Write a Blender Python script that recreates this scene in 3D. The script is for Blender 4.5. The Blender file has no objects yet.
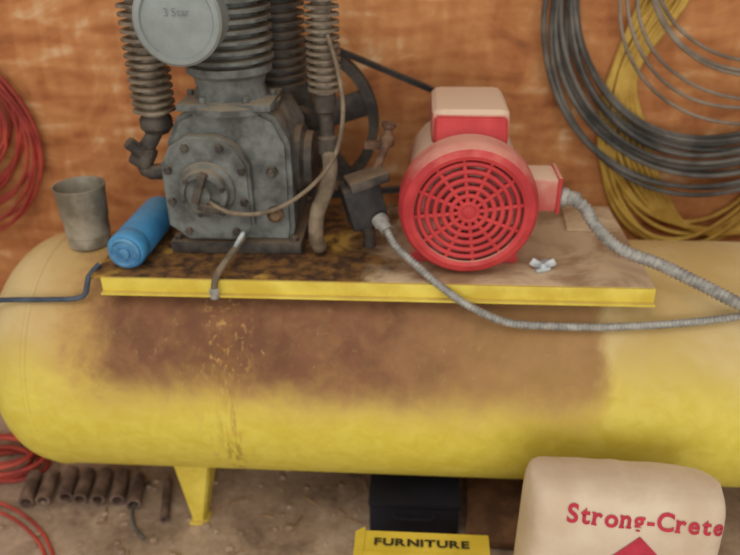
import bpy, bmesh, math, random
from mathutils import Vector, Matrix, noise
random.seed(7)
R=math.radians
scene=bpy.context.scene
scene.view_settings.view_transform='Standard'

def C(r,g,b):
    def f(v):
        v/=255.
        return v/12.92 if v<=0.04045 else ((v+0.055)/1.055)**2.4
    return (f(r),f(g),f(b),1.0)

# ------------------------------------------------------------ materials
class NT:
    def __init__(s,name):
        s.m=bpy.data.materials.new(name); s.m.use_nodes=True
        s.t=s.m.node_tree; s.n=s.t.nodes; s.l=s.t.links
        s.b=s.n['Principled BSDF']
        s.tc=s.n.new('ShaderNodeTexCoord')
    def link(s,a,b): s.l.new(a,b)
    def setin(s,sock,v):
        if hasattr(v,'is_output') or isinstance(v,bpy.types.NodeSocket): s.l.new(v,sock)
        else: sock.default_value=v
    def math(s,op,a,b=0.0,c=0.0,clamp=False):
        n=s.n.new('ShaderNodeMath'); n.operation=op; n.use_clamp=clamp
        s.setin(n.inputs[0],a); s.setin(n.inputs[1],b); s.setin(n.inputs[2],c)
        return n.outputs[0]
    def sstep(s,v,lo,hi):
        n=s.n.new('ShaderNodeMapRange'); n.interpolation_type='SMOOTHSTEP'
        s.setin(n.inputs['Value'],v); n.inputs['From Min'].default_value=lo; n.inputs['From Max'].default_value=hi
        return n.outputs[0]
    def noise(s,scale,detail=5,dist=0,vec=None,rough=0.6):
        n=s.n.new('ShaderNodeTexNoise'); n.inputs['Scale'].default_value=scale
        n.inputs['Detail'].default_value=detail; n.inputs['Distortion'].default_value=dist
        n.inputs['Roughness'].default_value=rough
        s.link(vec if vec is not None else s.tc.outputs['Object'],n.inputs['Vector'])
        return n.outputs['Fac']
    def mapping(s,scale,rot=(0,0,0)):
        n=s.n.new('ShaderNodeMapping'); n.inputs['Scale'].default_value=scale; n.inputs['Rotation'].default_value=rot
        s.link(s.tc.outputs['Object'],n.inputs['Vector']); return n.outputs[0]
    def mix(s,f,a,b,bt='MIX'):
        n=s.n.new('ShaderNodeMix'); n.data_type='RGBA'; n.blend_type=bt
        s.setin(n.inputs[0],f); s.setin(n.inputs[6],a); s.setin(n.inputs[7],b)
        return n.outputs[2]
    def ramp(s,v,stops):
        n=s.n.new('ShaderNodeValToRGB'); s.link(v,n.inputs[0])
        e=n.color_ramp.elements
        while len(e)<len(stops): e.new(0.5)
        for i,(p,c) in enumerate(stops): e[i].position=p; e[i].color=c
        return n.outputs[0]
    def bump(s,h,strength=0.3,dist=0.002):
        n=s.n.new('ShaderNodeBump'); n.inputs['Strength'].default_value=strength; n.inputs['Distance'].default_value=dist
        s.link(h,n.inputs['Height']); s.link(n.outputs[0],s.b.inputs['Normal'])
    def fin(s,col,rough=0.6,metal=0.0):
        s.setin(s.b.inputs['Base Color'],col); s.setin(s.b.inputs['Roughness'],rough); s.b.inputs['Metallic'].default_value=metal
        return s.m

def mk(name,dark,light,rough=0.6,metal=0.0,scale=40,dust=None,dlo=0.2,dhi=0.95,bump=0.15,damt=1.0):
    t=NT(name); n=t.noise(scale,6)
    col=t.mix(t.sstep(n,0.35,0.68),dark,light)
    if dust:
        g=t.n.new('ShaderNodeNewGeometry'); sx=t.n.new('ShaderNodeSeparateXYZ'); t.link(g.outputs['Normal'],sx.inputs[0])
        v=t.math('ADD',sx.outputs[2],t.math('MULTIPLY',t.math('SUBTRACT',t.noise(25,5),0.5),0.9))
        f=t.math('MULTIPLY',t.sstep(v,dlo,dhi),damt)
        col=t.mix(f,col,dust)
    t.bump(n,bump,0.002)
    return t.fin(col,rough,metal)

M={}
M['iron']=mk('cast_iron_grey',C(72,72,68),C(118,122,117),0.7,0.0,22,C(148,136,116),0.3,1.1)
M['irondk']=mk('dark_greasy_iron',C(44,38,34),C(84,76,66),0.7,0.0,30,C(126,106,84),0.5,1.2)
M['fin']=mk('finned_aluminium',C(84,70,56),C(142,130,112),0.6,0.15,30,C(158,140,116),0.4,1.2)
M['filter']=mk('filter_steel',C(120,126,122),C(142,150,148),0.6,0.0,12)
M['emboss']=mk('filter_embossing',C(104,110,108),C(120,126,124),0.6,0.0,12)
M['red']=mk('motor_red',C(172,42,46),C(202,64,64),0.68,0.0,14,C(206,146,128),0.25,1.0)
M['redface']=mk('motor_red_face',C(178,44,48),C(200,64,64),0.68,0.0,14)
M['reddk']=mk('grille_backing_pink',C(140,74,70),C(196,134,124),0.8,0.0,30)  # dull pink for the disc behind the fan grille bars
M['cream']=mk('motor_dusty',C(184,88,78),C(196,130,114),0.8,0.0,10,C(212,184,158),-0.05,0.7)
M['galv']=mk('galvanised',C(128,126,120),C(172,170,162),0.55,0.15,60)
M['tin']=mk('tin_can',C(122,114,98),C(172,164,146),0.55,0.25,18)
M['tinin']=mk('tin_can_inside',C(70,60,48),C(110,98,80),0.6,0.2,18)
M['blue']=mk('blue_plastic',C(44,112,164),C(66,144,192),0.55,0.0,12,C(104,160,190),0.4,1.3,damt=.5)
M['bluecap']=mk('blue_cap',C(50,108,155),C(96,150,184),0.6,0.0,30)
M['black']=mk('black_rubber',C(28,26,26),C(56,52,50),0.7,0.0,30,C(110,95,80),0.6,1.4)
M['navy']=mk('dark_gap_navy',C(18,18,28),C(30,30,44),0.85,0.0,10)  # near-black colour standing for the dark gap under the tank
M['brass']=mk('old_brass',C(84,62,42),C(124,100,72),0.6,0.3,50)
M['hose']=mk('dusty_hose',C(100,86,68),C(136,120,98),0.85,0.0,40)
M['rusty']=mk('rusty_steel',C(84,58,42),C(126,96,74),0.85,0.0,40)
M['bluehose']=mk('blue_grey_line',C(50,62,76),C(80,92,104),0.6,0.0,30)
M['cgrey']=mk('grey_cable',C(62,60,56),C(112,108,100),0.65,0.0,12)
M['clight']=mk('light_grey_cable',C(104,92,78),C(148,134,116),0.65,0.0,12)
M['cyel']=mk('yellow_cable',C(172,130,48),C(216,180,84),0.6,0.0,10)
M['cred']=mk('red_cable',C(140,42,34),C(192,76,60),0.6,0.0,10)
M['yellow']=mk('yellow_paint',C(206,180,62),C(226,206,88),0.6,0.0,18,C(190,160,94),0.6,1.4)
M['ink']=mk('dark_ink',C(44,36,16),C(60,50,20),0.7)
M['redink']=mk('red_ink',C(176,40,60),C(194,54,72),0.8,0.0,30,bump=0)
M['boxy']=mk('yellow_card',C(204,176,48),C(224,196,70),0.8,0.0,10)
M['wood']=mk('old_board',C(92,62,40),C(134,96,66),0.9,0.0,18)
M['straw']=mk('straw',C(128,98,66),C(170,140,104),0.9,0.0,18)
M['pipe']=mk('rusty_pipe',C(84,64,54),C(132,108,92),0.9,0.0,30)
M['foil']=mk('zinc',C(160,170,174),C(205,210,210),0.45,0.2,60)

def paper():
    t=NT('bag_paper'); n=t.noise(9,6); col=t.mix(t.sstep(n,0.3,0.7),C(198,176,148),C(216,198,174))
    n2=t.noise(30,6); t.bump(t.math('ADD',n,t.math('MULTIPLY',n2,0.4)),0.45,0.005)
    return t.fin(col,0.85)
M['paper']=paper()

def wallmat():
    t=NT('osb_panel')
    def chips(scale,ang):
        v=t.n.new('ShaderNodeTexVoronoi'); v.inputs['Scale'].default_value=1.0; v.feature='SMOOTH_F1'; v.inputs['Smoothness'].default_value=0.6
        mp=t.mapping(scale,(0,R(ang),0)); t.link(mp,v.inputs['Vector'])
        sc=t.n.new('ShaderNodeSeparateColor'); t.link(v.outputs['Color'],sc.inputs[0]); return sc.outputs[0]
    a=chips((12,12,44),32); b=chips((44,44,12),-20); c=chips((11,11,48),-58)
    n=t.noise(4,9,1.4,t.mapping((1,1,1.6),(0,R(-30),0)),0.7)
    n3=t.noise(22,6,1.2)
    f=t.math('MULTIPLY',n,0.58)
    for x,k in ((a,.11),(b,.09),(c,.10),(n3,.12)): f=t.math('ADD',f,t.math('MULTIPLY',x,k))
    col=t.ramp(f,[(0.30,C(124,72,38)),(0.43,C(172,106,58)),(0.56,C(196,134,80)),(0.68,C(220,184,142))])
    t.bump(f,0.3,0.004)
    return t.fin(col,0.8)
M['wall']=wallmat()
def floormat():
    t=NT('dusty_concrete')
    n=t.noise(7,8,0.6); n2=t.noise(60,6)
    f=t.math('ADD',t.math('MULTIPLY',n,0.75),t.math('MULTIPLY',n2,0.25))
    col=t.ramp(f,[(0.32,C(104,84,68)),(0.5,C(164,140,118)),(0.7,C(202,180,158))])
    t.bump(n2,0.5,0.004)
    return t.fin(col,0.95)
M['floor']=floormat()

def tankmat():
    t=NT('tank_paint')
    s=t.n.new('ShaderNodeSeparateXYZ'); t.link(t.tc.outputs['Object'],s.inputs[0])
    x,y,z=s.outputs
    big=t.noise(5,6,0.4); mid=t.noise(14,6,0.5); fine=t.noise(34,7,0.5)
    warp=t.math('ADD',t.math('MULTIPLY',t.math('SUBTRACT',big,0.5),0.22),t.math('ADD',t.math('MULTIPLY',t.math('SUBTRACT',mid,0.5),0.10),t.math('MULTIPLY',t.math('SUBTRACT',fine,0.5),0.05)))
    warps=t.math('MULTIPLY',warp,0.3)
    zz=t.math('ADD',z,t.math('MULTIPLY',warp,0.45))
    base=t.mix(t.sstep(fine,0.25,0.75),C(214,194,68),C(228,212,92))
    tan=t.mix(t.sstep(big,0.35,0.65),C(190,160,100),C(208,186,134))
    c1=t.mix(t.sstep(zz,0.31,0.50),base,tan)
    xw=t.math('ADD',x,warp)
    xl=t.sstep(xw,-0.52,-0.42)
    xr=t.math('SUBTRACT',1.0,t.sstep(t.math('ADD',x,warps),0.365,0.395))
    halo=t.math('MULTIPLY',t.math('MULTIPLY',t.sstep(xw,-.6,-.45),xr),t.sstep(zz,0.29,0.42))
    c1=t.mix(t.math('MULTIPLY',halo,0.7),c1,C(188,142,78))
    zl=t.sstep(zz,0.345,0.425)
    m=t.math('MULTIPLY',t.math('MULTIPLY',xl,xr),zl)
    xfade=t.math('SUBTRACT',1.0,t.math('MULTIPLY',t.sstep(xw,-0.02,0.30),0.42))
    m=t.math('MULTIPLY',m,xfade)
    m=t.math('MULTIPLY',m,t.math('ADD',0.84,t.math('MULTIPLY',t.sstep(fine,0.3,0.6),0.14)))
    br=t.mix(t.sstep(mid,0.3,0.7),C(108,68,46),C(132,88,60))
    c2=t.mix(m,c1,br)
    near=t.math('SUBTRACT',1.0,t.sstep(t.math('ABSOLUTE',t.math('ADD',x,0.225)),0.012,0.06))
    sn=t.noise(1,5,0.6,t.mapping((110,110,16),(0,R(12),0)))
    c3=t.mix(t.math('MULTIPLY',t.math('MULTIPLY',t.sstep(sn,0.55,0.65),near),0.6),c2,C(206,160,92))
    sn2=t.noise(1,5,1.0,t.mapping((120,120,10),(0,R(30),0)))
    c3=t.mix(t.math('MULTIPLY',t.sstep(sn2,0.64,0.74),0.35),c3,C(208,184,124))
    sn3=t.noise(1,5,0.5,t.mapping((60,60,3)))
    drip=t.math('MULTIPLY',t.sstep(sn3,0.46,0.6),t.math('SUBTRACT',1.0,t.sstep(t.math('ABSOLUTE',t.math('ADD',x,0.222)),0.006,0.022)))
    c3=t.mix(t.math('MULTIPLY',drip,0.55),c3,C(136,92,44))
    t.bump(fine,0.12,0.002)
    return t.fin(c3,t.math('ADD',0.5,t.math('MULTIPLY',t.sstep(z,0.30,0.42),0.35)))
M['tank']=tankmat()
def topmat():
    t=NT('platform_plate_top')
    s=t.n.new('ShaderNodeSeparateXYZ'); t.link(t.tc.outputs['Object'],s.inputs[0]); x=s.outputs[0]
    big=t.noise(9,7,0.6); fine=t.noise(50,6)
    grime=t.mix(t.sstep(fine,0.35,0.65),C(62,38,20),C(128,88,40))
    left=t.mix(t.sstep(big,0.54,0.66),grime,C(186,146,58))
    right=t.mix(t.sstep(big,0.35,0.6),C(150,118,86),C(200,176,142))
    c=t.mix(t.sstep(t.math('ADD',x,t.math('MULTIPLY',t.math('SUBTRACT',big,.5),.3)),-0.02,0.08),left,right)
    t.bump(fine,0.2,0.002)
    return t.fin(c,0.8)
M['top']=topmat()

# ------------------------------------------------------------ mesh helpers
def finish(bm,name,mat,parent=None,smooth=35,mats=None):
    me=bpy.data.meshes.new(name); bmesh.ops.recalc_face_normals(bm,faces=bm.faces)
    bm.to_mesh(me); bm.free()
    if smooth:
        for p in me.polygons: p.use_smooth=True
        me.set_sharp_from_angle(angle=R(smooth))
    for m in (mats or [mat]): me.materials.append(M[m])
    ob=bpy.data.objects.new(name,me); scene.collection.objects.link(ob)
    if parent:
        ob.parent=parent; ob.matrix_parent_inverse=Matrix.Translation(-parent.location)
    return ob
def empty(name,loc):
    e=bpy.data.objects.new(name,None); e.location=loc; e.empty_display_size=0.05
    scene.collection.objects.link(e); return e
def frame(axis):
    a=Vector(axis).normalized()
    u=a.cross(Vector((0,0,1)))
    if u.length<1e-3: u=Vector((1,0,0))
    u.normalize(); return a,u,a.cross(u)
def a_lathe(bm,prof,org,axis,seg=40,cap=True):
    a,u,v=frame(axis); o=Vector(org); rings=[]
    for r,h in prof:
        rings.append([bm.verts.new(o+a*h+(u*math.cos(2*math.pi*i/seg)+v*math.sin(2*math.pi*i/seg))*max(r,1e-5)) for i in range(seg)])
    fs=[]
    for k in range(len(rings)-1):
        for i in range(seg):
            j=(i+1)%seg
            fs.append(bm.faces.new((rings[k][i],rings[k][j],rings[k+1][j],rings[k+1][i])))
    if cap:
        fs.append(bm.faces.new(rings[0])); fs.append(bm.faces.new(rings[-1]))
    return fs
def lathe(name,prof,org,axis,mat,parent,seg=40,cap=True):
    bm=bmesh.new(); a_lathe(bm,prof,org,axis,seg,cap); return finish(bm,name,mat,parent)
def a_box(bm,c,s,bev=0.003,rot=None,seg=2,taper=None):
    g=bmesh.ops.create_cube(bm,size=1.0); vs=g['verts']
    for v in vs:
        k=1.0
        if taper and v.co.z>0: k=taper
        v.co=Vector((v.co.x*s[0]*k,v.co.y*s[1]*k,v.co.z*s[2]))
    if rot is not None:
        for v in vs: v.co=rot@v.co
    for v in vs: v.co+=Vector(c)
    if bev>0:
        es=set()
        for v in vs: es.update(v.link_edges)
        bmesh.ops.bevel(bm,geom=list(es),offset=bev,segments=seg,affect='EDGES',profile=0.6)
def box(name,c,s,mat,parent,bev=0.003,rot=None,taper=None):
    bm=bmesh.new(); a_box(bm,c,s,bev,rot,taper=taper); return finish(bm,name,mat,parent)
def poly_prism(bm,pts,y0,y1,bev=0.0):
    a=[bm.verts.new((p[0],y0,p[1])) for p in pts]; b=[bm.verts.new((p[0],y1,p[1])) for p in pts]
    n=len(pts); fs=[bm.faces.new(a),bm.faces.new(b[::-1])]
    for i in range(n): fs.append(bm.faces.new((a[i],b[i],b[(i+1)%n],a[(i+1)%n])))
    if bev:
        bmesh.ops.bevel(bm,geom=list(fs[0].edges)+list(fs[1].edges),offset=bev,segments=2,affect='EDGES')
def catmull(P,step,closed=False):
    P=[Vector(p) for p in P]; n=len(P); out=[]
    segs=n if closed else n-1
    for i in range(segs):
        if closed: p0,p1,p2,p3=P[(i-1)%n],P[i],P[(i+1)%n],P[(i+2)%n]
        else:
            p1,p2=P[i],P[i+1]; p0=P[i-1] if i>0 else p1*2-p2; p3=P[i+2] if i+2<n else p2*2-p1
        k=max(2,int((p2-p1).length/step))
        for q in range(k):
            t=q/k
            out.append(0.5*((2*p1)+(p2-p0)*t+(2*p0-5*p1+4*p2-p3)*t*t+(-p0+3*p1-3*p2+p3)*t**3))
    if not closed: out.append(P[-1])
    return out
def a_tube(bm,pts,r,seg=10,closed=False,step=0.01,corr=0.0,pitch=0.006):
    path=catmull(pts,step,closed); n=len(path); rings=[]; prev=None; dist=0
    for i,p in enumerate(path):
        if closed: t=(path[(i+1)%n]-path[i-1])
        else: t=path[min(i+1,n-1)]-path[max(i-1,0)]
        t.normalize()
        if prev is None: _,u,_=frame(t)
        else:
            u=prev-t*prev.dot(t); u.normalize()
        prev=u; v=t.cross(u)
        if i: dist+=(p-path[i-1]).length
        rr=r*(1+corr*math.sin(2*math.pi*dist/pitch)) if corr else r
        rings.append([bm.verts.new(p+(u*math.cos(2*math.pi*k/seg)+v*math.sin(2*math.pi*k/seg))*rr) for k in range(seg)])
    for i in range(n if closed else n-1):
        A=rings[i]; B=rings[(i+1)%n]
        for k in range(seg): bm.faces.new((A[k],A[(k+1)%seg],B[(k+1)%seg],B[k]))
    if not closed: bm.faces.new(rings[0]); bm.faces.new(rings[-1])
def tube(name,pts,r,mat,parent=None,**k):
    bm=bmesh.new(); a_tube(bm,pts,r,**k); return finish(bm,name,mat,parent,smooth=60)
def hexbolt(bm,c,axis,r=0.006,h=0.006):
    a_lathe(bm,[(r,0),(r,h*0.85),(r*0.85,h)],c,axis,6)
def fins(r0,r1,z0,z1,n):
    p=[];d=(z1-z0)/n
    for i in range(n):
        z=z0+i*d; p+=[(r0,z),(r0,z+d*0.5),(r1,z+d*0.58),(r1,z+d*0.92)]
    p.append((r0,z1)); return p
def text_mesh(name,s,size,mat,parent,matrix,width=None,fn=None,bold=0.0,serif=False,maxedge=None):
    # each letter is tessellated at large size, then scaled down, so the fill is clean
    def glyphs(txt):
        cu=bpy.data.curves.new(name,'FONT'); cu.body=txt; cu.size=10; cu.resolution_u=6
        cu.offset=bold/size*10
        tmp=bpy.data.objects.new(name,cu); scene.collection.objects.link(tmp)
        bpy.context.view_layer.update()
        dg=bpy.context.evaluated_depsgraph_get(); me=bpy.data.meshes.new_from_object(tmp.evaluated_get(dg))
        bpy.data.objects.remove(tmp); return me
    b=bmesh.new(); cur=0.0
    for ch in s:
        if ch==' ': cur+=3.0; continue
        me=glyphs(ch); xs=[v.co.x for v in me.vertices]; lo,hi=min(xs),max(xs)
        g=bmesh.new(); g.from_mesh(me)
        for v in g.verts: v.co.x+=cur-lo
        tm=bpy.data.meshes.new('t'); g.to_mesh(tm); g.free(); b.from_mesh(tm); bpy.data.meshes.remove(tm); bpy.data.meshes.remove(me)
        w=hi-lo
        if serif and ch in 'rn':
            for bx in ([.75] if ch=='r' else [.75,w-.75]):
                q=[b.verts.new((cur+bx+dx,dy,0)) for dx,dy in ((-1.1,-.25),(1.1,-.25),(1.1,.55),(-1.1,.55))]; b.faces.new(q)
            q=[b.verts.new((cur+dx,dy,0)) for dx,dy in ((-.35,4.1),(.9,4.1),(.9,4.9),(-.35,4.9))]; b.faces.new(q)
        cur+=w+(.9 if serif else .75)
    k=size/10
    for v in b.verts: v.co*=k
    bmesh.ops.triangulate(b,faces=b.faces)
    if maxedge:
        for _ in range(5):
            es=[e for e in b.edges if e.calc_length()>maxedge]
            if not es: break
            bmesh.ops.subdivide_edges(b,edges=es,cuts=1); bmesh.ops.triangulate(b,faces=b.faces)
    me=bpy.data.meshes.new(name); b.to_mesh(me); b.free()
    xs=[v.co.x for v in me.vertices]; ww=max(xs)-min(xs); cx=(max(xs)+min(xs))/2
    ys=[v.co.y for v in me.vertices]; cy=size*.32
    kx=(width/ww) if width else 1
    for v in me.vertices:
        co=Vector(((v.co.x-cx)*kx,v.co.y-cy,0))
        v.co=fn(co) if fn else matrix@co
    me.materials.append(M[mat])
    ob=bpy.data.objects.new(name,me); scene.collection.objects.link(ob)
    ob.parent=parent; ob.matrix_parent_inverse=Matrix.Translation(-parent.location); return ob

# ------------------------------------------------------------ room
bm=bmesh.new(); a_box(bm,(0,1.54,1.1),(6,0.06,2.6),0); finish(bm,'wall_back','wall',None,smooth=0)
bm=bmesh.new(); a_box(bm,(0,0,-0.03),(6,3.6,0.06),0); finish(bm,'floor','floor',None,smooth=0)

# ------------------------------------------------------------ tank
TY,TZ,TR=1.155,0.324,0.223
tank=empty('air_compressor_tank',(0.15,TY,0))
x0,x1,dd=-0.565,0.95,0.125
prof=[]
for i in range(0,15):
    a=math.pi/2*i/14; prof.append((TR*math.sin(a)**0.8 if i else 0.0,x0-dd*math.cos(a)))
prof+= [(TR,x0-0.002),(TR+.002,x0),(TR+.002,x0+.006),(TR,x0+.008)]
for i in range(1,20): prof.append((TR,x0+(x1-x0)*i/20))
for i in range(14,-1,-1):
    a=math.pi/2*i/14; prof.append((TR*math.sin(a)**0.8 if i else 0.0,x1+dd*math.cos(a)))
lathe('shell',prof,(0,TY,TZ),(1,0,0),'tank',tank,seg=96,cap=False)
for i,(lx,ly,sg) in enumerate([(-0.335,TY-0.125,1),(0.50,TY-0.125,1),(-0.335,TY+0.125,-1),(0.50,TY+0.125,-1)]):
    bm=bmesh.new()
    zt=0.175; w=0.042
    f=[(lx-w,ly,zt),(lx+w*1.0,ly,zt),(lx+0.012,ly-0.01*sg,0.006),(lx-0.012,ly-0.01*sg,0.006)]
    def plate(q,off):
        a=[bm.verts.new(p) for p in q]; b=[bm.verts.new(Vector(p)+Vector(off)) for p in q]
        bm.faces.new(a); bm.faces.new(b[::-1])
        for k in range(4): bm.faces.new((a[k],b[k],b[(k+1)%4],a[(k+1)%4]))
    plate(f,(0,0.006*sg,0))
    plate([(lx+w,ly,zt),(lx+w,ly+0.07*sg,zt),(lx+0.012,ly+0.02*sg,0.006),(lx+0.012,ly-0.01*sg,0.006)],(-0.006,0,0))
    a_box(bm,(lx,ly,0.003),(0.036,0.035,0.006),0.001)
    finish(bm,'leg_%d'%(i+1),'yellow',tank)
# platform
PZ=0.555; PX0,PX1,PY0,PY1=-0.445,0.452,1.012,1.335
box('platform_plate',((PX0+PX1)/2,(PY0+PY1)/2,PZ-0.003),(PX1-PX0,PY1-PY0,0.006),'top',tank,0.001)
bm=bmesh.new(); a_box(bm,((PX0+0.018+PX1)/2,PY0-0.002,PZ-0.0145),(PX1-PX0-0.018,0.006,0.027),0.0015)
a_box(bm,((PX0+0.018+PX1)/2,PY0-0.007,PZ-0.026),(PX1-PX0-0.018,0.014,0.004),0.001)
finish(bm,'platform_lip','yellow',tank)
box('platform_back_lip',((PX0+PX1)/2,PY1,PZ-0.0145),(PX1-PX0,0.006,0.027),'yellow',tank,0.001)
bm=bmesh.new()
for xx in (-0.38,0.0,0.38):
    for yy in (PY0+0.03,PY1-0.03): a_box(bm,(xx,yy,PZ-0.03),(0.05,0.01,0.05),0.001)
finish(bm,'platform_brackets','yellow',tank)
box('platform_side_plate',(0.40,1.27,PZ+0.0035),(0.09,0.11,0.006),'top',tank,0.001,rot=Matrix.Rotation(R(-4),3,'Z'))

# ------------------------------------------------------------ pump
pump=empty('air_compressor_pump',(-0.22,1.2,PZ))
bm=bmesh.new()
a_box(bm,(-0.225,1.20,PZ+0.0115),(0.225,0.20,0.022),0.004)
for sx in (-1,1):
    for sy in (-1,1): hexbolt(bm,(-0.225+sx*0.1,1.20+sy*0.088,PZ+0.022),(0,0,1),0.008,0.008)
finish(bm,'base_flange','irondk',pump)
bm=bmesh.new()
poly_prism(bm,[(-.318,.572),(-.13,.572),(-.125,.60),(-.125,.745),(-.145,.785),(-.17,.80),(-.275,.80),(-.305,.785),(-.325,.745),(-.325,.60)],1.115,1.29,0.008)
finish(bm,'crankcase','iron',pump)
bm=bmesh.new()
poly_prism(bm,[(-.30,.585),(-.215,.585),(-.188,.61),(-.188,.715),(-.205,.745),(-.235,.762),(-.285,.762),(-.315,.745),(-.332,.715),(-.332,.61)],1.092,1.118,0.005)
finish(bm,'front_cover','iron',pump)
bm=bmesh.new()
for (bx,bz) in [(-.298,.602),(-.218,.602),(-.200,.655),(-.200,.708),(-.232,.745),(-.288,.745),(-.32,.708),(-.32,.655)]: hexbolt(bm,(bx,1.092,bz),(0,-1,0),0.007,0.007)
finish(bm,'cover_bolts','irondk',pump)
lathe('bearing_boss',[(.048,0),(.046,.008),(.04,.012),(.038,.026),(.03,.03),(.029,.024),(.014,.024),(.013,.034),(.006,.036)],(-.26,1.094,.675),(0,-1,0),'iron',pump)
bm=bmesh.new()
for k in range(6):
    a=k*math.pi/3+.3; hexbolt(bm,(-.26+.034*math.cos(a),1.068,.675+.034*math.sin(a)),(0,-1,0),.0045,.005)
a_box(bm,(-.262,1.058,.69),(.012,.018,.05),.002,rot=Matrix.Rotation(R(20),3,'Y'))
a_box(bm,(-.245,1.06,.655),(.045,.014,.01),.002,rot=Matrix.Rotation(R(15),3,'Y'))
finish(bm,'oiler_fittings','irondk',pump)
lathe('sight_glass',[(.014,0),(.014,.008),(.01,.012),(.009,.008),(.002,.007)],(-.155,1.116,.625),(0,-1,0),'brass',pump,24)
lathe('oil_plug',[(.01,0),(.01,.01),(.006,.012),(.006,.018)],(-.155,1.116,.70),(0,-1,0),'irondk',pump,6)
lathe('side_cover',[(.062,0),(.062,.012),(.052,.018),(.05,.03),(.03,.036),(.01,.037)],(-.127,1.20,.69),(1,0,0),'irondk',pump)
bm=bmesh.new()
a_lathe(bm,[(.078,0),(.078,.01),(.06,.018),(.054,.035),(.058,.050),(.068,.057),(.068,.068)],(-.222,1.165,.795),(0,0,1),48)
a_box(bm,(-.222,1.165,.806),(.15,.13,.012),.004)
for k in range(6):
    a=k*math.pi/3; hexbolt(bm,(-.222+.068*math.cos(a),1.165+.06*math.sin(a),.812),(0,0,1),.006,.008)
finish(bm,'cylinder_neck','iron',pump)
lathe('cylinder_barrel',fins(.052,.072,.862,1.01,10),(-.222,1.165,0),(0,0,1),'iron',pump,48)
bm=bmesh.new(); a_box(bm,(-.222,1.165,1.035),(.15,.14,.05),.008)
for k in (-1,1):
    for q in (-1,0,1): hexbolt(bm,(-.222+q*.055,1.165+k*.055,1.06),(0,0,1),.007,.008)
for q in range(7): a_box(bm,(-.222-.06+q*.02,1.165,1.07),(.004,.1,.03),.001)
finish(bm,'cylinder_head','iron',pump)
lathe('small_cylinder_barrel',fins(.034,.048,.80,1.0,14),(-.16,1.26,0),(0,0,1),'irondk',pump,40)
bm=bmesh.new(); a_box(bm,(-.16,1.26,1.02),(.1,.09,.045),.006); finish(bm,'small_cylinder_head','iron',pump)
lathe('air_filter_canister',[(.02,-.10),(.03,-.09),(.053,-.085),(.058,-.08),(.058,-.012),(.0625,-.010),(.0625,.0),(.059,.004),(.052,.005),(.050,.001),(.03,.003),(.001,.004)],(-.255,1.035,.946),(0.03,-1,.05),'filter',pump,56)
text_mesh('filter_emboss','3 Star',.015,'emboss',pump,Matrix.Translation((-.253,1.0297,.957))@Matrix.Rotation(R(93),4,'X'))
def column(nm,x,y,z0,z1,r0,r1,n):
    lathe(nm,fins(r0,r1,z0,z1,n),(x,y,0),(0,0,1),'fin',pump,36)
column('intercooler_left',-.345,1.14,.785,1.03,.020,.034,20)
lathe('intercooler_left_collar',[(.022,0),(.026,.006),(.026,.02),(.018,.03)],(-.345,1.14,.785),(0,0,-1),'irondk',pump)
column('intercooler_right',-.070,1.16,.815,1.03,.016,.027,19)
bm=bmesh.new()
a_tube(bm,[(-.345,1.14,1.03),(-.345,1.145,1.06),(-.32,1.155,1.075),(-.29,1.16,1.06)],.014,seg=14)
a_tube(bm,[(-.070,1.16,1.03),(-.075,1.17,1.06),(-.10,1.19,1.07),(-.15,1.2,1.05)],.014,seg=14)
finish(bm,'cooler_top_pipes','iron',pump,60)
bm=bmesh.new()
a_tube(bm,[(-.345,1.14,.765),(-.355,1.13,.745),(-.368,1.12,.725),(-.364,1.115,.70),(-.345,1.12,.695),(-.322,1.13,.70)],.013,seg=14)
a_box(bm,(-.367,1.118,.722),(.036,.034,.034),.008,rot=Matrix.Rotation(R(30),3,'Y'))
hexbolt(bm,(-.364,1.112,.728),(-.5,-.4,.7),.012,.032)
finish(bm,'left_elbow_valve','irondk',pump,60)
bm=bmesh.new()
a_lathe(bm,[(.014,0),(.018,.004),(.018,.03),(.012,.034),(.012,.07),(.017,.074),(.017,.1)],(-.070,1.16,.818),(0.03,0,-1),20)
finish(bm,'right_pipe','irondk',pump)
tube('discharge_hose',[(-.068,1.16,.72),(-.062,1.13,.70),(-.066,1.10,.675),(-.080,1.085,.64),(-.084,1.085,.60),(-.082,1.10,.572)],.0125,'hose',pump,seg=14)
tube('unloader_tube',[(-.25,1.065,.665),(-.22,1.055,.652),(-.17,1.06,.648),(-.12,1.07,.665),(-.075,1.08,.70),(-.047,1.09,.74),(-.036,1.11,.80),(-.045,1.13,.86),(-.060,1.14,.91)],.0036,'hose',pump,seg=8)
# flywheel
FX,FY,FZ,FR=-.145,1.365,.71,.15
bm=bmesh.new()
segs=72
rp=[(FR-.018,-.017),(FR,-.017),(FR,-.010),(FR-.008,0),(FR,.010),(FR,.017),(FR-.018,.017)]
rings=[]
for i in range(segs):
    t=2*math.pi*i/segs
    rings.append([bm.verts.new((FX+r*math.cos(t),FY+h,FZ+r*math.sin(t))) for r,h in rp])
for i in range(segs):
    A=rings[i];B=rings[(i+1)%segs]
    for k in range(len(rp)): bm.faces.new((A[k],A[(k+1)%len(rp)],B[(k+1)%len(rp)],B[k]))
a_lathe(bm,[(.03,-.03),(.034,-.02),(.034,.02),(.028,.022)],(FX,FY,FZ),(0,1,0),30)
for k in range(5):
    t=k*2*math.pi/5+.3; a_box(bm,(FX+.083*math.cos(t),FY,FZ+.083*math.sin(t)),(.115,.014,.05),.004,rot=Matrix.Rotation(-t,3,'Y'))
finish(bm,'flywheel','irondk',pump)
tube('crank_shaft',[(FX,1.285,FZ),(FX,1.33,FZ),(FX,1.37,FZ)],.014,'irondk',pump,seg=14)

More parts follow.
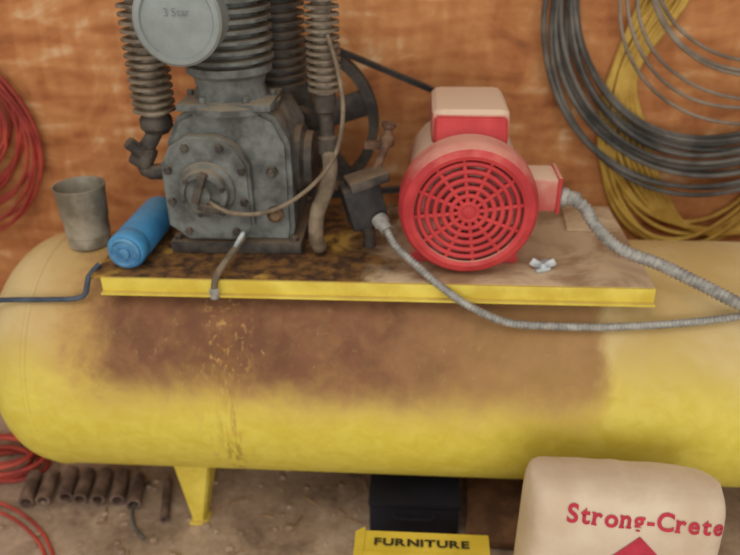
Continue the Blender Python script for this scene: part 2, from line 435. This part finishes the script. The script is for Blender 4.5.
# drain hose over the edge
drain=empty('oil_drain_hose',(-.235,1.03,PZ))
tube('hose',[(-.208,1.088,.592),(-.211,1.075,.590),(-.215,1.06,.585),(-.226,1.025,.575),(-.234,1.003,.565),(-.237,.993,.548),(-.237,.990,.534)],.0055,'hose',drain,seg=12)
lathe('hose_cap',[(.007,0),(.008,.004),(.008,.015),(.005,.017)],(-.237,.990,.531),(0,0,1),'galv',drain,10)
lathe('drain_handle',[(.003,0),(.004,.01),(.004,.03),(.0025,.034)],(-.215,1.06,.588),(.5,-.1,.8),'foil',drain,12)

# pressure switch
psw=empty('pressure_switch',(-.005,1.13,PZ))
rot=Matrix.Rotation(R(-14),3,'Y')@Matrix.Rotation(R(18),3,'Z')
box('housing',(-.008,1.12,.645),(.062,.055,.072),'black',psw,.005,rot=rot)
box('housing_cover',(-.002,1.118,.688),(.066,.06,.016),'irondk',psw,.004,rot=rot)
tube('riser_pipe',[(.0,1.14,.556),(.0,1.14,.58),(-.002,1.13,.615)],.011,'irondk',psw,seg=14)
bm=bmesh.new()
a_tube(bm,[(-.03,1.13,.66),(-.045,1.14,.665),(-.055,1.145,.665)],.008,seg=12)
a_tube(bm,[(.01,1.13,.69),(.02,1.16,.71),(.03,1.19,.73)],.007,seg=12)
a_lathe(bm,[(.010,0),(.013,.005),(.013,.016),(.008,.02),(.008,.03),(.013,.034),(.013,.04)],(.028,1.19,.72),(.1,0,1),14)
a_box(bm,(.01,1.19,.722),(.04,.014,.014),.003)
finish(bm,'relief_valve','rusty',psw)
lathe('cord_connector',[(.012,0),(.014,.004),(.014,.014),(.011,.018),(.011,.028)],(.018,1.095,.63),(.55,-.6,-.55),'galv',psw,16)

# ------------------------------------------------------------ motor
MX,MZ=.160,.666
motor=empty('electric_motor',(MX,1.18,PZ))
lathe('end_bell',[(.083,-.004),(.084,-.008),(.090,-.010),(.100,-.006),(.1065,.004),(.108,.014),(.108,.045),(.101,.052),(.092,.054)],(MX,1.04,MZ),(0,1,0),'red',motor,72,cap=False)
lathe('grille_backing',[(.088,0),(.088,.004)],(MX,1.046,MZ),(0,1,0),'reddk',motor,60)
bm=bmesh.new()
for rr in (.014,.0265,.039,.0515,.064,.0765):
    pts=[(MX+rr*math.cos(2*math.pi*k/36),1.040-.004*(1-(rr/.084)**2),MZ+rr*math.sin(2*math.pi*k/36)) for k in range(36)]
    a_tube(bm,pts,.0042,seg=8,closed=True,step=.02)
for k in range(12):
    t=k*math.pi/6+.13
    a_tube(bm,[(MX+q*math.cos(t),1.040-.004*(1-(q/.084)**2),MZ+q*math.sin(t)) for q in (.01,.03,.055,.086)],.0036,seg=8)
a_lathe(bm,[(.015,0),(.015,.005),(.011,.008)],(MX,1.042,MZ),(0,-1,0),24)
finish(bm,'fan_grille','redface',motor,60)
lathe('stator_body',[(.094,.05),(.0945,.06),(.0945,.235),(.088,.25),(.075,.27),(.05,.285),(.02,.288)],(MX,1.04,MZ),(0,1,0),'cream',motor,64)
bm=bmesh.new()
for k in range(16):
    t=R(200)+k*R(140)/15
    a_box(bm,(MX+.094*math.cos(t),1.18,MZ+.094*math.sin(t)),(.008,.15,.003),0,rot=Matrix.Rotation(-t,3,'Y'))
finish(bm,'cooling_ribs','cream',motor,0)
bm=bmesh.new()
a_box(bm,(MX+.003,1.21,.768),(.124,.165,.062),.018,seg=3)
finish(bm,'capacitor_cover','cream',motor)
bm=bmesh.new()
a_box(bm,(MX+.003,1.122,.766),(.114,.02,.046),.009,rot=Matrix.Rotation(R(-30),3,'X'),seg=3)
finish(bm,'capacitor_cover_front','redface',motor)
box('terminal_box',(MX+.116,1.12,.675),(.052,.07,.055),'cream',motor,.006)
box('terminal_box_lid',(MX+.143,1.12,.675),(.006,.075,.060),'red',motor,.002)
bm=bmesh.new()
for sx in (-1,1): a_box(bm,(MX+sx*.07,1.18,PZ+.010),(.035,.19,.018),.002)
a_box(bm,(MX,1.18,PZ+.018),(.10,.16,.018),.003)
finish(bm,'mounting_feet','red',motor)
lathe('shaft',[(.012,0),(.012,.06)],(MX,1.325,MZ),(0,1,0),'galv',motor,16)
PR=.075
lathe('pulley',[(.02,-.02),(PR-.02,-.016),(PR,-.014),(PR-.01,0),(PR,.014),(PR-.02,.016),(.02,.02)],(MX,FY,MZ),(0,1,0),'irondk',motor,40)
dx=MX-FX; dz=MZ-FZ; L=math.hypot(dx,dz); base=math.atan2(dz,dx); al=math.acos((FR-PR)/L)
bp=[]
for i in range(25):
    t=base+al+(2*math.pi-2*al)*i/24; bp.append((FX+(FR+.001)*math.cos(t),FZ+(FR+.001)*math.sin(t)))
for i in range(17):
    t=base-al+2*al*i/16; bp.append((MX+(PR+.001)*math.cos(t),MZ+(PR+.001)*math.sin(t)))
bm=bmesh.new(); n=len(bp); rg=[]
for i,(px_,pz_) in enumerate(bp):
    pa=Vector(bp[i-1]); pb=Vector(bp[(i+1)%n]); t=(pb-pa).normalized(); nn=Vector((t.y,-t.x))
    rg.append([bm.verts.new((px_+nn.x*o,FY+h,pz_+nn.y*o)) for o,h in ((-.003,-.006),(.007,-.008),(.007,.008),(-.003,.006))])
for i in range(n):
    A=rg[i];B=rg[(i+1)%n]
    for k in range(4): bm.faces.new((A[k],A[(k+1)%4],B[(k+1)%4],B[k]))
finish(bm,'drive_belt','black',None)

# ------------------------------------------------------------ conduits
cd=empty('flexible_metal_conduit',(.5,1.05,.6))
tube('armour',[(MX+.168,1.10,.664),(.345,1.09,.655),(.365,1.075,.628),(.40,1.055,.60),(.46,1.03,.585),(.52,1.01,.562),(.60,.99,.53),(.70,.975,.505),(.82,.97,.495)],.0098,'galv',cd,seg=12,step=.0016,corr=.13,pitch=.0075)
lathe('connector',[(.013,0),(.016,.004),(.016,.012),(.0125,.016),(.0125,.03),(.011,.032)],(MX+.147,1.105,.667),(.95,-.2,-.1),'galv',cd,20)
cd2=empty('flexible_metal_conduit',(.3,1.0,.52))
tube('armour',[(.034,1.078,.614),(.048,1.055,.598),(.085,1.025,.576),(.12,1.0,.556),(.165,.985,.530),(.225,.985,.502),(.29,.988,.495),(.37,.990,.494),(.46,.993,.499),(.54,1.001,.505),(.62,1.01,.515),(.72,1.025,.526),(.80,1.037,.534)],.0062,'galv',cd2,seg=10,step=.0015,corr=.12,pitch=.006)

# ------------------------------------------------------------ small things on top
can=empty('tin_can',(-.50,1.14,.547))
zb=.5475
lathe('body',[(.0,.003),(.034,.0),(.036,.002),(.0365,.02),(.038,.022),(.038,.05),(.040,.053),(.0425,.105),(.0445,.108),(.0445,.111),(.042,.111),(.0405,.105),(.035,.01),(.0,.008)],(-.503,1.150,zb),(0,0,1),'tin',can,48,cap=False)
lathe('contents',[(.001,.058),(.0378,.058),(.0365,.05),(.001,.05)],(-.503,1.150,zb),(0,0,1),'tinin',can,40)
bc=empty('blue_filter_canister',(-.395,1.14,PZ))
rr=.0315
ax=Vector((.004,.19,0)).normalized()
lathe('body',[(.024,0),(.029,.002),(rr,.006),(rr,.03),(rr-.001,.032),(rr,.034),(rr,.165),(.029,.175),(.02,.185),(.012,.187),(.012,.2)],(-.391,1.035,PZ+rr),ax,'blue',bc,44)
lathe('end_cap',[(.0265,0),(.0265,.005),(.022,.007),(.019,.004),(.010,.004),(.009,.009),(.002,.01)],(-.391,1.037,PZ+rr),-ax,'bluecap',bc,36)
wn=empty('wing_nut',(.284,1.065,PZ))
bm=bmesh.new()
wx,wy=.286,1.064
a_lathe(bm,[(.008,0),(.007,.010),(.005,.013)],(wx,wy,PZ),(0,0,1),12)
for s in (-1,1): a_box(bm,(wx+s*.012,wy,PZ+.012),(.017,.004,.013),.0018,rot=Matrix.Rotation(R(-30*s),3,'Y'))
a_lathe(bm,[(.0035,0),(.0035,.025)],(wx-.012,wy-.012,PZ+.0035),(1,.4,.0),10)
a_box(bm,(wx+.006,wy+.016,PZ+.005),(.018,.010,.01),.003,rot=Matrix.Rotation(R(35),3,'Z'))
finish(bm,'body','foil',wn)
tube('thin_air_line',[(-.80,1.0,.487),(-.70,1.004,.498),(-.61,1.010,.506),(-.53,1.012,.508),(-.478,1.013,.511),(-.460,1.014,.522),(-.454,1.022,.547),(-.44,1.04,.562)],.0045,'bluehose',None,seg=10)

# ------------------------------------------------------------ wall cables
def coil(name,cx,cz,rx,rz,n,r,mat,spread,y0,y1,extra=None,hook=None,hd=1.5098):
    bm=bmesh.new()
    for i in range(n):
        f=random.uniform(-1,1)
        ax_=rx+f*spread; az=rz+f*spread+random.uniform(-.01,.01)
        ox=cx+random.uniform(-.012,.012); top=cz+rz
        oz=top-az+random.uniform(-.008,.008)
        y=random.uniform(y0,y1); ph=random.random()*6; k=16; am=random.uniform(.002,.008)
        pts=[(ox+ax_*math.cos(2*math.pi*q/k)+am*math.sin(3*2*math.pi*q/k+ph),y+.003*math.sin(2*math.pi*q/k*2+ph),oz+az*math.sin(2*math.pi*q/k)+am*math.cos(4*math.pi*q/k+ph)) for q in range(k)]
        a_tube(bm,pts,r,seg=8,closed=True,step=.02)
    if extra:
        for e in extra: a_tube(bm,e,r,seg=8,step=.02)
    e=empty(name,(cx,(y0+y1)/2,cz))
    finish(bm,'strands',mat,e,60)
    if hook:
        hx,hz=hook; bm=bmesh.new()
        a_tube(bm,[(hx,hd,hz-.01),(hx,1.46,hz-.010),(hx,1.42,hz-.008),(hx,1.415,hz+.02)],.006,seg=8); finish(bm,'hook',"galv",e,60)
coil('grey_cable_coil',.665,.915,.318,.325,17,.0048,'cgrey',.028,1.45,1.478,None,(.665,1.235),1.509)
coil('light_grey_cable_coil',.71,.97,.24,.225,7,.0035,'clight',.04,1.428,1.438,None,(.71,1.19))
ex=[]
for i in range(9):
    x=.50+i*.011+random.uniform(-.004,.004)
    ex.append([(x+.05,1.500,1.25),(x+.02,1.498,1.05),(x,1.496,.92),(x-.035-.005*i,1.495,.78),(x-.04,1.495,.66),(x+.01,1.495,.55),(x+.10,1.495,.47-.004*i),(x+.25,1.495,.44),(x+.42,1.495,.46)])
coil('yellow_cable_coil',.66,.70,.19,.28,6,.0048,'cyel',.02,1.492,1.500,ex,(.66,.99))
coil('red_cable_coil',-.955,.67,.17,.17,18,.0038,'cred',.045,1.46,1.50,None,(-.955,.84))

# ------------------------------------------------------------ cement bag
bag=empty('cement_bag',(.385,.81,0))
BW,BH,BT=.140,.362,.066
bmx=Matrix.Translation((.374,.762,.0))@Matrix.Rotation(R(2.5),4,'Y')@Matrix.Rotation(R(-9),4,'X')
def bthick(u,v):
    e=max(0,1-abs(u)**14)**.5*max(0,1-abs(v)**12)**.5
    return BT*(.93+.07*(1-u*u)*(1-v*v))*e
def bsurf(u,v,s,off=0):
    x=BW*u*(1-.03*abs(v)**8); z=BH/2+BH/2*v*(1-.05*abs(u)**8)
    y=s*bthick(u,v)
    nz=noise.noise(Vector((u*2.5,v*2.5,s*5)))*.0025*min(1,4*(1-max(abs(u),abs(v))+.2))
    k=max(0,abs(v)-.93)/.07
    wr=noise.noise(Vector((u*9,v*2+s,7)))*.004*k
    up=noise.noise(Vector((u*3,2.2,4)))*.006*max(0,(v-.6)/.4)**2
    return bmx@Vector((x+wr*.6,y+s*(nz+wr)+s*off,z+up))
bm=bmesh.new(); NU,NV=110,110; g={}
def sp(k,N):
    t=-1+2*k/N; return .45*t+.55*math.sin(math.pi/2*math.sin(math.pi/2*t))
for s in (-1,1):
    for i in range(NU+1):
        for j in range(NV+1):
            u=sp(i,NU); v=sp(j,NV)
            edge=(i in(0,NU) or j in (0,NV))
            if edge and s==1: g[(s,i,j)]=g[(-1,i,j)]; continue
            g[(s,i,j)]=bm.verts.new(bsurf(u,v,s))
for s in (-1,1):
    for i in range(NU):
        for j in range(NV):
            q=[g[(s,i,j)],g[(s,i+1,j)],g[(s,i+1,j+1)],g[(s,i,j+1)]]
            q=list(dict.fromkeys(q))
            if len(q)>2:
                try: bm.faces.new(q)
                except ValueError: pass
finish(bm,'sack','paper',bag,80)
def onbag(co,cx,cz,rot=0):
    p=Matrix.Rotation(rot,3,'Z')@co; x=cx+p.x; z=cz+p.y
    return bsurf(min(.985,max(-.985,x/BW)),min(.97,max(-.97,(z-BH/2)/(BH/2))),-1,.0018)
text_mesh('print_title','Strong-Crete',.036,'redink',bag,None,width=.218,fn=lambda c:onbag(c,.018,.324,R(-1.5)),bold=.0010,serif=True,maxedge=.005)
bm=bmesh.new()
N=10; gr=[[bm.verts.new(onbag(Vector(((i-j)*.0042,(i+j-N)*.0042,0)),.012,.258)) for j in range(N+1)] for i in range(N+1)]
for i in range(N):
    for j in range(N): bm.faces.new((gr[i][j],gr[i+1][j],gr[i+1][j+1],gr[i][j+1]))
finish(bm,'print_diamond','redink',bag)
text_mesh('print_lower','Concrete Mix',.03,'redink',bag,None,width=.2,fn=lambda c:onbag(c,.0,.13),bold=.0006,maxedge=.006)

# ------------------------------------------------------------ yellow box
yb=empty('yellow_cardboard_box',(.105,.79,0))
bm=bmesh.new(); a_box(bm,(.108,.778,.079),(.205,.19,.158),.002)
finish(bm,'carton',None,yb,mats=['boxy'])
bm=bmesh.new()
a_box(bm,(.108,.778,.1588),(.203,.10,.0012),0); a_box(bm,(-.002,.793,.154),(.02,.17,.0015),0,rot=Matrix.Rotation(R(-35),3,'Y'))
finish(bm,'flaps','boxy',yb)
text_mesh('print_top','FURNITURE',.020,'ink',yb,Matrix.Translation((.10,.848,.1602)),width=.155,bold=.0008)
text_mesh('print_top_second','CAUTION',.02,'ink',yb,Matrix.Translation((.10,.81,.1612)),width=.13)
text_mesh('print_front','FURNITURE',.035,'ink',yb,Matrix.Translation((.108,.6823,.08))@Matrix.Rotation(R(90),4,'X'),width=.16)

# ------------------------------------------------------------ under the tank
tb=empty('dark_gap_box',(.09,1.07,0))  # invented box, stands in for the dark gap beneath the tank
box('gap_box_body',(.088,1.07,.035),(.17,.12,.07),'navy',tb,.006)
box('gap_box_lid',(.088,1.07,.078),(.174,.124,.014),'navy',tb,.004)
tube('gap_box_handle',[(.05,1.008,.06),(.055,.999,.055),(.12,.999,.055),(.126,1.008,.06)],.003,'navy',tb,seg=8)
bm=bmesh.new(); a_box(bm,(.30,1.05,.028),(.22,.15,.018),.002,rot=Matrix.Rotation(R(-4),3,'Z')@Matrix.Rotation(R(8),3,'X')); a_box(bm,(.30,1.08,.010),(.2,.04,.02),.001)
finish(bm,'scrap_board','wood',None)
bm=bmesh.new()
for i in range(7):
    x=-.715+i*.037; a_lathe(bm,[(.010,0),(.0145,0),(.0145,.08),(.010,.08),(.010,.0)],(x,1.125+random.uniform(-.010,.010),.0155),(.22+random.uniform(-.06,.06),-1,.0),16,cap=False)
a_lathe(bm,[(.006,0),(.009,0),(.009,.11),(.006,.11),(.006,0)],(-.43,1.12,.010),(.25,-1,0),14,cap=False)
finish(bm,'pipe_offcuts','pipe',None)
tube('floor_wire',[(-.47,1.12,.005),(-.48,1.05,.006),(-.46,1.0,.006),(-.43,.97,.005)],.0035,'cgrey',None,seg=8)
bm=bmesh.new()
for o in (0,.02):
    a_tube(bm,[(-.80,1.04+o,.006),(-.70,1.00+o,.006),(-.62,.94+o,.006),(-.575+o,.87,.006),(-.54+o,.78,.006),(-.53,.68+o,.006)],.0035,seg=8)
finish(bm,'red_cable_on_floor','cred',None,60)
bm=bmesh.new()
for o in range(6):
    k=14; c=(-.80+random.uniform(-.02,.02),1.16+random.uniform(-.02,.02)); r_=.09+random.uniform(-.02,.02)
    a_tube(bm,[(c[0]+r_*math.cos(2*math.pi*q/k),c[1]+r_*.6*math.sin(2*math.pi*q/k),.006+o*.009) for q in range(k)],.005,seg=8,closed=True,step=.02)
finish(bm,'red_cable_pile','cred',None,60)
bm=bmesh.new()
for i in range(520):
    x=random.uniform(-.75,.6); y=random.uniform(.75,1.35); s=random.choice((.002,.003,.004,.006,.008))*random.uniform(.6,1.2)
    g_=bmesh.ops.create_icosphere(bm,subdivisions=1,radius=s)
    for v in g_['verts']: v.co=Vector((v.co.x*random.uniform(.8,1.4)+x,v.co.y+y,v.co.z*.6+s*.4))
finish(bm,'floor_debris','floor',None,0)
bm=bmesh.new()
for i in range(18):
    x=random.uniform(-.25,.0) if i%2 else random.uniform(-.6,.25); y=random.uniform(.9,1.15); a=random.random()*3.14
    a_box(bm,(x,y,.0015),(random.uniform(.02,.05),.003,.002),0,rot=Matrix.Rotation(a,3,'Z'))
finish(bm,'straw_litter','straw',None,0)

# ------------------------------------------------------------ lights
w=bpy.data.worlds.new('World'); scene.world=w; w.use_nodes=True
w.node_tree.nodes['Background'].inputs[0].default_value=(1.0,.95,.89,1); w.node_tree.nodes['Background'].inputs[1].default_value=0.62
def area(name,loc,target,size,power,col):
    l=bpy.data.lights.new(name,'AREA'); l.shape='RECTANGLE'; l.size=size[0]; l.size_y=size[1]; l.energy=power; l.color=col
    o=bpy.data.objects.new(name,l); o.location=loc; scene.collection.objects.link(o)
    o.rotation_euler=(Vector(target)-Vector(loc)).to_track_quat('-Z','Y').to_euler(); return o
area('overhead_fill',(-.4,-.4,2.6),(0,1.2,.4),(1.8,1.2),18,(1,.95,.88))  # unseen area lamp added overhead for soft, even light
area('camera_side_fill',(.4,-2.4,.9),(0,1.2,.35),(2.4,1.6),38,(1,.97,.93))  # added area lamp behind the camera, its source unseen

# ------------------------------------------------------------ camera
cam=bpy.data.cameras.new('camera'); co=bpy.data.objects.new('camera',cam); scene.collection.objects.link(co)
cam.sensor_width=36; cam.lens=35.3; cam.clip_start=.02
cam.dof.use_dof=True; cam.dof.focus_distance=.90; cam.dof.aperture_fstop=3.4
mw=Matrix.Translation((.08,.003,1.10))@Matrix.Rotation(R(4),4,'Z')@Matrix.Rotation(R(62),4,'X')@Matrix.Rotation(R(-.7),4,'Z')
co.matrix_world=mw
scene.camera=co
